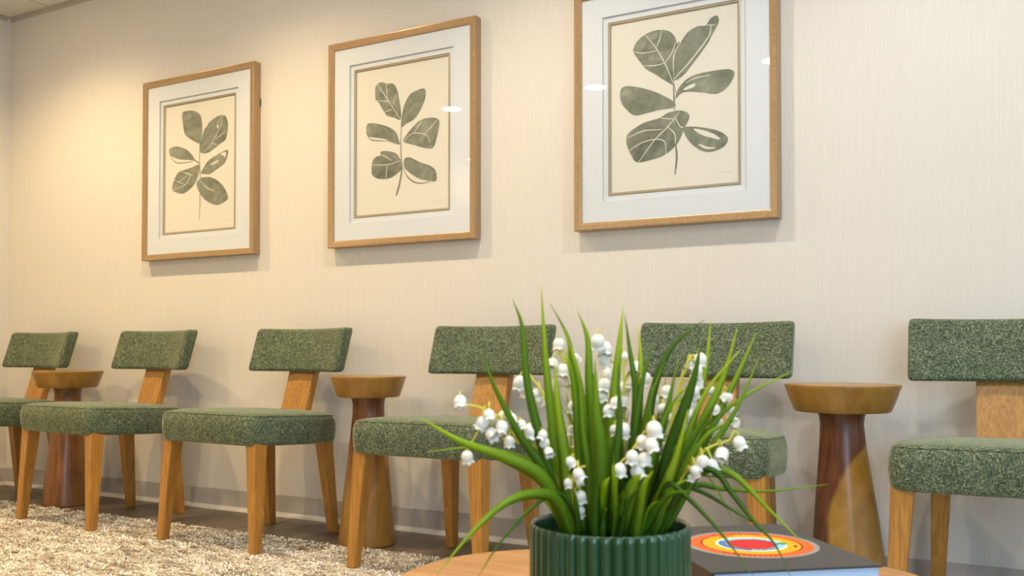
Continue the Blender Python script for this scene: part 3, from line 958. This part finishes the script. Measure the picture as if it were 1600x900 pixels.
def blade(pts, hw, face=None):
    """one folded grass blade with real thickness; widest in its lower middle, pointed at the tip"""
    P = spline(pts, 7)
    m = len(P)
    bm = bmesh.new()
    uv = bm.loops.layers.uv.new('UVMap')
    rows = []
    for i, p in enumerate(P):
        f = i / (m - 1)
        d = (P[min(i + 1, m - 1)] - P[max(i - 1, 0)]).normalized()
        fc = face or VIEW
        s = d.cross(fc)
        if s.length < .15:
            s = d.cross(Vector((0, 0, 1)))
        s.normalize()
        nn = s.cross(d).normalized()
        w = hw * min(1.0, .55 + 1.6 * f) * (1 - f ** 1.7) ** 1.15 + .00025
        fold = w * .28
        th = .00045
        rows.append([bm.verts.new(q) for q in (p + s * w - nn * fold, p + nn * 0, p - s * w - nn * fold, p - nn * th)] + [f])
    for a, b in zip(rows, rows[1:]):
        for i, j in ((0, 1), (1, 2), (2, 3), (3, 0)):
            fa = bm.faces.new((a[i], a[j], b[j], b[i]))
            for lp in fa.loops:
                lp[uv].uv = (i / 3, a[4] if lp.vert in a[:4] else b[4])
    bm.faces.new(rows[0][:4][::-1]); bm.faces.new(rows[-1][:4])
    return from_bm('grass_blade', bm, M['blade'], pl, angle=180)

BL = [([(-0.0275,-0.0374,0.106),(-0.0387,-0.043,0.1934),(-0.0457,-0.0458,0.2564),(-0.0497,-0.0464,0.3071),(-0.0531,-0.0466,0.3549)],0.00565),([(-0.0219,-0.0457,0.106),(-0.0431,-0.0615,0.1948),(-0.0548,-0.0712,0.2571),(-0.0579,-0.0758,0.3117),(-0.0651,-0.082,0.339)],0.00555),([(-0.0231,-0.0406,0.106),(-0.0379,-0.0621,0.1673),(-0.0556,-0.0849,0.2084),(-0.0696,-0.1056,0.2518),(-0.0771,-0.1224,0.2912)],0.00547),([(-0.0181,-0.0493,0.106),(-0.0323,-0.0791,0.1653),(-0.0548,-0.1129,0.1892),(-0.0813,-0.1488,0.2064),(-0.1037,-0.1825,0.2298)],0.00783),([(-0.0148,-0.0531,0.106),(-0.0189,-0.0761,0.146),(-0.029,-0.1018,0.1564),(-0.0446,-0.1303,0.1508),(-0.062,-0.1594,0.1272),(-0.0809,-0.1891,0.0924)],0.00618),([(-0.0079,-0.0434,0.106),(-0.0177,-0.0704,0.1525),(-0.0346,-0.1001,0.1421),(-0.0518,-0.1295,0.1128),(-0.0606,-0.1541,0.0848)],0.00219),([(-0.0067,-0.0196,0.106),(-0.0184,-0.0198,0.1924),(-0.0294,-0.019,0.2559),(-0.0378,-0.0163,0.301),(-0.0567,-0.0194,0.337)],0.00507),([(0.0034,-0.0311,0.106),(0.0,-0.0337,0.1945),(-0.0047,-0.0365,0.2569),(-0.0064,-0.0371,0.3006),(-0.0153,-0.0415,0.3288)],0.00656),([(-0.0027,-0.0057,0.106),(0.0025,0.0021,0.2236),(0.0061,0.0103,0.2913),(0.0078,0.0179,0.3351)],0.00645),([(0.0023,0.0145,0.106),(0.0119,0.0255,0.1769),(0.0147,0.0328,0.242),(0.0071,0.0343,0.2946),(0.0009,0.0372,0.328)],0.00518),([(0.002,0.0316,0.106),(0.0099,0.0456,0.1947),(0.0109,0.056,0.2678),(0.0058,0.0634,0.3165)],0.00598),([(0.0156,0.0164,0.106),(0.0257,0.026,0.1906),(0.0353,0.0357,0.2554),(0.0497,0.0489,0.2946),(0.0757,0.069,0.321)],0.00583),([(0.0361,0.0051,0.106),(0.0635,0.011,0.2001),(0.0827,0.013,0.2569),(0.0929,0.0102,0.2993)],0.0079),([(0.0353,0.0451,0.106),(0.0656,0.0731,0.2282),(0.0722,0.0891,0.2813),(0.0718,0.1014,0.322)],0.00456),([(0.0426,0.0262,0.106),(0.0765,0.0453,0.2043),(0.0989,0.0588,0.2622),(0.1113,0.0666,0.3126)],0.0061),([(0.0418,0.0373,0.106),(0.0766,0.0648,0.1963),(0.1031,0.0882,0.2603),(0.119,0.1059,0.308)],0.00553),([(0.0489,0.0241,0.106),(0.0851,0.0393,0.1797),(0.1143,0.0511,0.2309),(0.1361,0.0586,0.2837)],0.00435),([(0.0464,0.0342,0.106),(0.0844,0.0576,0.207),(0.113,0.0771,0.2412),(0.1565,0.1054,0.2684)],0.00341),([(0.0436,0.0325,0.106),(0.0667,0.0535,0.1499),(0.0926,0.0772,0.1475),(0.1303,0.1077,0.1438),(0.1821,0.1461,0.15)],0.00345),([(0.0463,0.0168,0.106),(0.0706,0.0237,0.1615),(0.0954,0.032,0.1728),(0.1175,0.0392,0.1659),(0.1457,0.0504,0.1354),(0.1778,0.064,0.1009)],0.00561),([(0.0472,0.0058,0.106),(0.0788,0.0101,0.1667),(0.1039,0.0119,0.1737),(0.1219,0.0102,0.1544),(0.1432,0.0106,0.1289),(0.1625,0.0097,0.1101),(0.1792,0.0076,0.08)],0.00351),([(0.0474,-0.0114,0.106),(0.0665,-0.0179,0.16),(0.0881,-0.0214,0.1523),(0.1112,-0.0238,0.1332),(0.1316,-0.0277,0.1135),(0.1554,-0.0294,0.0848)],0.00282),([(0.036,0.0397,0.106),(0.0554,0.047,0.148),(0.0759,0.056,0.1464),(0.1074,0.0718,0.126),(0.1377,0.0869,0.1057)],0.00341),([(0.0395,0.0451,0.106),(0.0677,0.0605,0.1622),(0.0835,0.0679,0.1559),(0.1095,0.0823,0.0999)],0.00138),([(0.0119,-0.0435,0.106),(0.0136,-0.0483,0.1843),(0.0112,-0.0546,0.2334),(0.0121,-0.0592,0.2821)],0.00833),([(-0.0159,-0.048,0.106),(-0.0222,-0.0533,0.1766),(-0.028,-0.0581,0.2324),(-0.0307,-0.0608,0.2819)],0.00814),([(0.0313,-0.0207,0.106),(0.0399,-0.017,0.158),(0.0468,-0.0141,0.2014),(0.0506,-0.0132,0.2571)],0.00781),([(0.0251,-0.0417,0.106),(0.0407,-0.0426,0.1581),(0.0532,-0.0444,0.1742)],0.00953),([(-0.0052,-0.0303,0.106),(-0.0047,-0.0312,0.1565),(-0.0112,-0.0362,0.2067),(-0.0143,-0.0395,0.2693)],0.0079),([(0.0447,-0.013,0.106),(0.056,-0.0112,0.1399),(0.0721,-0.0068,0.1835),(0.0844,-0.0047,0.233)],0.00777),([(-0.0376,-0.0259,0.106),(-0.048,-0.0293,0.1597),(-0.053,-0.0294,0.2043),(-0.0473,-0.0234,0.2493)],0.00608),([(-0.0376,-0.0143,0.106),(-0.046,-0.0261,0.153),(-0.0712,-0.0471,0.1819),(-0.1127,-0.0771,0.1926),(-0.1496,-0.1041,0.1893)],0.00235),([(0.0464,-0.0005,0.106),(0.0669,-0.0017,0.1704),(0.0894,-0.0012,0.2084),(0.1169,0.002,0.2518)],0.00648),([(0.0289,0.001,0.106),(0.0405,0.0062,0.1678),(0.0548,0.0131,0.2248),(0.0664,0.0184,0.2818)],0.00665),([(0.0172,-0.0346,0.106),(0.0212,-0.0357,0.1651),(0.0267,-0.0358,0.2206),(0.0265,-0.0393,0.282)],0.00646)]
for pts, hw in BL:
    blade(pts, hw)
rg = random.Random(21)
for k in range(60):
    a = 2 * PI * k / 60 * 5 + rg.uniform(-.2, .2)
    r = .058 * math.sqrt(rg.random())
    bx, by = r * math.cos(a), r * math.sin(a)
    Hh = rg.uniform(.06, .165)
    if bx * .41 - by * .91 > .008:
        Hh = rg.uniform(.045, .095)      # short shoots in front of the bells
    out_ = rg.uniform(.015, .075) * (.5 + r / .058)
    if k % 4 == 0 and bx * .41 - by * .91 < .02:
        Hh = rg.uniform(.155, .215)
        out_ *= .8
    tw = a + rg.uniform(-.5, .5)
    ex, ey = bx + out_ * math.cos(tw), by + out_ * math.sin(tw)
    droop = rg.uniform(0, .2) * out_
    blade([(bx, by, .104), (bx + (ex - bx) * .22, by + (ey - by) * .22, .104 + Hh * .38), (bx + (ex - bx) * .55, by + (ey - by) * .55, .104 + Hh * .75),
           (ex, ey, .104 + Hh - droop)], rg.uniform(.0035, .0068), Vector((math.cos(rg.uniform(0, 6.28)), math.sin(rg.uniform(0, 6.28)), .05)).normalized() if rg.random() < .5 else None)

# flower stems with hanging bells
M['stem'] = plain('yellow green stem', (.55, .50, .05), .5)
def make_petal():
    m, nt, bs, out = new_mat('white bell petals')
    n = noise(nt, coords(nt, (1, 1, 1)), 40, 3)
    c = ramp(nt, n, [(.3, (.76, .71, .58)), (.7, (.84, .82, .76))])
    nt.links.new(c, bs.inputs['Base Color'])
    bs.inputs['Roughness'].default_value = .45
    bs.inputs['Subsurface Weight'].default_value = .0
    return m
M['petal'] = make_petal()
def bell_mesh():
    bm = bmesh.new()
    n = 24
    prof = [(.10, .98), (.34, .93), (.62, .76), (.82, .48), (.92, .15), (.93, -.15), (.86, -.45), (.80, -.65), (.90, -.85), (1.05, -.98)]
    rings = []
    for r, z in prof:
        ring = []
        for k in range(n):
            a = 2 * PI * k / n
            lip = max(0, (-.55 - z) / .43)
            rr = r * (1 + .10 * lip * math.cos(6 * a))
            ring.append(Vector((rr * math.cos(a), rr * math.sin(a), z - .16 * lip * math.cos(6 * a))))
        rings.append(ring)
    inner = [[Vector((v.x * .86, v.y * .86, v.z * .9)) for v in r] for r in rings[::-1]]
    loft(bm, rings + inner)
    bmesh.ops.recalc_face_normals(bm, faces=bm.faces)
    me = bpy.data.meshes.new('bell_flower')
    bm.to_mesh(me); bm.free()
    me.materials.append(M['petal'])
    for p in me.polygons: p.use_smooth = True
    return me
BELL = bell_mesh()
ST = [([(-0.0269,-0.0428,0.106),(-0.0443,-0.0567,0.1725),(-0.0636,-0.0709,0.2008),(-0.0823,-0.0846,0.2259),(-0.101,-0.098,0.236),(-0.1139,-0.1077,0.2342)],[((-0.1059,-0.1121,0.2402),0.00738),((-0.0808,-0.1001,0.2275),0.00675),((-0.089,-0.0985,0.2197),0.0074),((-0.0793,-0.0978,0.2096),0.00737),((-0.07,-0.0943,0.2159),0.00735),((-0.1022,-0.1053,0.187),0.00679),((-0.0766,-0.0807,0.2258),0.00561),((-0.068,-0.0781,0.2229),0.00622)]),([(-0.0287,-0.0323,0.106),(-0.04,-0.0432,0.1681),(-0.0539,-0.0547,0.1936),(-0.0668,-0.0652,0.1989),(-0.0801,-0.0759,0.2035)],[((-0.056,-0.0601,0.2109),0.00879),((-0.0421,-0.0633,0.2074),0.00559),((-0.0438,-0.0575,0.1988),0.00688),((-0.0603,-0.0729,0.2172),0.0056),((-0.0697,-0.0801,0.2013),0.00621),((-0.0365,-0.062,0.1915),0.00558)]),([(-0.0365,-0.0021,0.106),(-0.0545,-0.0068,0.1894),(-0.0696,-0.0091,0.2417),(-0.0841,-0.0103,0.2613)],[((-0.0905,-0.0233,0.2563),0.00793),((-0.0911,-0.0086,0.2492),0.00871),((-0.081,-0.0047,0.2439),0.00735),((-0.0786,-0.0036,0.2372),0.00668)]),([(-0.0366,0.0209,0.106),(-0.0445,0.0221,0.1873),(-0.0555,0.0218,0.2542),(-0.0698,0.0202,0.3002)],[((-0.0692,0.0234,0.2961),0.0075),((-0.0702,0.0107,0.2752),0.00742),((-0.0619,0.0181,0.2684),0.00811),((-0.0581,0.0271,0.2587),0.00815),((-0.054,0.0311,0.2812),0.00613),((-0.0512,0.0361,0.247),0.00682),((-0.072,0.0244,0.2538),0.00683)]),([(-0.0193,0.0309,0.106),(-0.017,0.0341,0.1877),(-0.02,0.0346,0.2544),(-0.0267,0.0335,0.3014)],[((-0.0235,0.0233,0.2987),0.00866),((-0.0211,0.0357,0.2913),0.00874),((-0.0223,0.0366,0.2792),0.00808),((-0.0177,0.0362,0.2645),0.00873),((-0.0189,0.029,0.2533),0.00801),((-0.0116,0.0389,0.2679),0.00805),((-0.0206,0.0264,0.2414),0.00666),((-0.0188,0.0451,0.2372),0.00744)]),([(-0.0118,0.0468,0.106),(-0.0065,0.0518,0.1867),(-0.0067,0.0542,0.2405),(-0.0098,0.0551,0.288)],[((-0.0107,0.0588,0.2825),0.00682),((0.0032,0.0605,0.2717),0.00746),((0.013,0.0613,0.2596),0.00811),((-0.0096,0.0612,0.249),0.00819),((-0.0103,0.0541,0.235),0.00815),((-0.0103,0.0608,0.2231),0.00751),((-0.0131,0.0587,0.2143),0.00819),((0.0015,0.0591,0.2541),0.00678)]),([(0.0049,-0.0071,0.106),(0.0101,-0.0075,0.1674),(0.0133,-0.0083,0.1993),(0.0153,-0.0097,0.2216)],[((0.0203,-0.0118,0.2112),0.00819),((0.0066,-0.0163,0.2299),0.00696),((0.0139,-0.0157,0.2377),0.00694),((0.0145,-0.0204,0.2116),0.00565)]),([(0.0206,-0.0269,0.106),(0.0332,-0.0249,0.1462),(0.0429,-0.0242,0.1701),(0.051,-0.0245,0.1963),(0.0558,-0.0266,0.2162)],[((0.0603,-0.0315,0.2149),0.00908),((0.0472,-0.0282,0.2025),0.00734),((0.0598,-0.0368,0.2002),0.00783),((0.044,-0.0456,0.1894),0.00723),((0.0499,-0.0301,0.1858),0.00792),((0.0323,-0.0472,0.1768),0.00726),((0.0446,-0.0347,0.1738),0.00791)]),([(0.021,0.0369,0.106),(0.0414,0.048,0.1894),(0.0542,0.0553,0.2551),(0.0631,0.0613,0.2814),(0.0696,0.0664,0.2841)],[((0.073,0.0644,0.2801),0.00789),((0.0708,0.0607,0.2684),0.00722),((0.0662,0.0719,0.2568),0.00863),((0.0681,0.0566,0.2475),0.00785),((0.0643,0.0592,0.2355),0.00788),((0.0627,0.0542,0.2239),0.0072),((0.057,0.0602,0.2115),0.00857),((0.0529,0.0506,0.2016),0.00721),((0.0494,0.0505,0.1896),0.00722),((0.0633,0.0646,0.2761),0.00595)]),([(0.0286,0.0355,0.106),(0.0582,0.0585,0.1762),(0.0764,0.0757,0.2218),(0.089,0.09,0.2467)],[((0.0943,0.086,0.241),0.00729),((0.0974,0.0931,0.2255),0.00665),((0.0977,0.1008,0.2137),0.0067),((0.0818,0.0741,0.2471),0.00594),((0.0853,0.0757,0.2287),0.00593),((0.0865,0.0802,0.2153),0.00595)]),([(0.0415,0.0083,0.106),(0.0691,0.019,0.1619),(0.0896,0.0263,0.1907),(0.1125,0.0354,0.2017)],[((0.1201,0.0419,0.199),0.00753),((0.1061,0.031,0.188),0.00814),((0.092,0.0151,0.1813),0.00746),((0.099,0.0212,0.1773),0.00747),((0.0858,0.0105,0.1727),0.00621),((0.0808,0.0136,0.1664),0.00499)]),([(-0.0117,-0.0455,0.106),(-0.0158,-0.051,0.152),(-0.0132,-0.0519,0.172),(-0.0034,-0.0483,0.1784)],[((-0.0044,-0.0617,0.1718),0.0067),((-0.0082,-0.0497,0.1487),0.00679),((-0.011,-0.0468,0.1346),0.00681),((-0.0179,-0.0508,0.1815),0.0062),((-0.0094,-0.05,0.1634),0.00494),((-0.0203,-0.0516,0.161),0.00558)]),([(-0.0304,-0.0217,0.106),(-0.0309,-0.0161,0.1785),(-0.0323,-0.0102,0.2232),(-0.0377,-0.0064,0.2554)],[((-0.0279,-0.0133,0.2171),0.00646),((-0.0344,-0.0118,0.2323),0.00714),((-0.0368,0.0018,0.1961),0.00657),((-0.0391,-0.0038,0.2082),0.00655),((-0.0234,-0.0019,0.1905),0.00585),((-0.0225,0.0098,0.1843),0.00591)]),([(0.0038,0.0442,0.106),(0.0177,0.0544,0.1743),(0.0286,0.0633,0.2276),(0.0335,0.0693,0.2543)],[((0.0348,0.0694,0.2463),0.0074),((0.0218,0.0661,0.2373),0.00743),((0.0193,0.0542,0.2211),0.00669),((0.034,0.0604,0.2279),0.00734),((0.0342,0.0667,0.1874),0.00738),((0.0406,0.0633,0.218),0.00667)])]
rf = random.Random(3)
for pts, bells in ST:
    bm = bmesh.new()
    P = spline(pts, 8)
    tube(bm, P, .0016, .0012, 6)
    P = [p for p in P if p.z > .13] or P
    orient = []
    for (q, s) in bells:
        q = Vector(q)
        top = q + Vector((0, 0, s * .95))
        near = min(P, key=lambda p: (p - (top + Vector((0, 0, -.008)))).length)
        mid = (near + top) / 2 + Vector((0, 0, .004 + .25 * (near - top).length))
        tube(bm, spline([near, mid, top], 5), .0010, .0009, 5)
    so = from_bm('flower_stem', bm, M['stem'], pl)
    for (q, s) in bells:
        b = bpy.data.objects.new('bell_flower', BELL)
        link(b, so)
        b.location = q
        b.scale = (s * .90,) * 3
        b.rotation_euler = (rf.gauss(0, .28), rf.gauss(0, .28), rf.uniform(0, 6.28))

# ------------------------------------------------------------------ ceiling downlights
def downlight(x, y, energy, on=True, size=124, blend=.55, col=(1, .74, .40)):
    t = thing('ceiling_downlight', 'round recessed downlight in the ceiling, glowing warm white', 'ceiling light', (x, y, ZT), 0, 'recessed downlights overhead')
    bm = bmesh.new()
    rings = []
    for r, z in ((.076, -.0005), (.096, -.0005), (.098, -.003), (.092, -.006), (.078, -.005), (.074, -.003)):
        rings.append([Vector((r * math.cos(2 * PI * k / 40), r * math.sin(2 * PI * k / 40), z)) for k in range(40)])
    loft(bm, rings + [rings[0]], False, False)
    from_bm('trim_ring', bm, M['white_trim'], t)
    bm = bmesh.new()
    bmesh.ops.create_circle(bm, cap_ends=True, segments=40, radius=.075)
    for v in bm.verts: v.co.z = -.003
    from_bm('lens', bm, M['lens'], t, smooth=False)
    L = bpy.data.lights.new('downlight_lamp', 'SPOT')
    L.energy = energy
    L.color = col
    L.spot_size = math.radians(size)
    L.spot_blend = blend
    L.shadow_soft_size = .03
    lo = bpy.data.objects.new('downlight_lamp', L)
    link(lo, t)
    lo.location = (0, 0, -.012)
def lamp_col(x):
    # the lamps near the window end read cooler than the warm far end
    f = max(0.0, min(1.0, (x + 2.9) / 2.6))
    a, b = (1, .735, .38), (1, .975, .94)
    return tuple(p + (q - p) * f for p, q in zip(a, b))
for x, e in ((-4.15, 89), (-2.82, 71), (-1.55, 53), (-.30, 41), (.9, 36)):
    downlight(x, -.84, e, size=146, blend=.7, col=lamp_col(x))
for x in (-3.94, -2.76, -1.55, -.35, .85):
    downlight(x, -2.88, 150 if x < -3 else 70, size=145, blend=.7, col=lamp_col(x))
downlight(-4.80, -4.57, 80, size=145, blend=.7, col=lamp_col(-4.8))

# daylight
def area(name, loc, rot, sx, sy, energy, col):
    L = bpy.data.lights.new(name, 'AREA')
    L.shape = 'RECTANGLE'
    L.size, L.size_y = sx, sy
    L.energy = energy
    L.color = col
    o = bpy.data.objects.new(name, L)
    link(o)
    o.location = loc
    o.rotation_euler = rot
    return o
area('sky_light', (XR + .16, (WIN_R[0] + WIN_R[1]) / 2, 1.3), (0, PI / 2, 0), 1.9, 2.7, 34, (.62, .80, 1.0))
area('sky_light', ((WIN_F[0] + WIN_F[1]) / 2, YR - .16, 1.3), (PI / 2, 0, 0), 2.1, 1.9, 112, (.50, .76, 1.0))

w = bpy.data.worlds.new('World')
scene.world = w
w.use_nodes = True
bg = w.node_tree.nodes['Background']
bg.inputs[0].default_value = (.75, .87, 1.0, 1)
bg.inputs[1].default_value = .6

# ------------------------------------------------------------------ camera
cam = bpy.data.cameras.new('Camera')
co = bpy.data.objects.new('Camera', cam)
link(co)
co.location = (0, -3.118, .72)
PITCH = 1.2
co.rotation_euler = (math.radians(90 + PITCH), 0, math.radians(30))
cam.sensor_width = 36
cam.lens = 36 * 1500 / 1600
cam.shift_y = (97 - 1500 * math.tan(math.radians(PITCH))) / 1600
cam.clip_start = .02
cam.dof.use_dof = True
cam.dof.focus_distance = 3.3
cam.dof.aperture_fstop = 11
scene.camera = co

vs_ = scene.view_settings
vs_.view_transform = 'Standard'
vs_.look = 'None'
vs_.exposure = 0.0
vs_.gamma = 1.0
vs_.use_curve_mapping = False
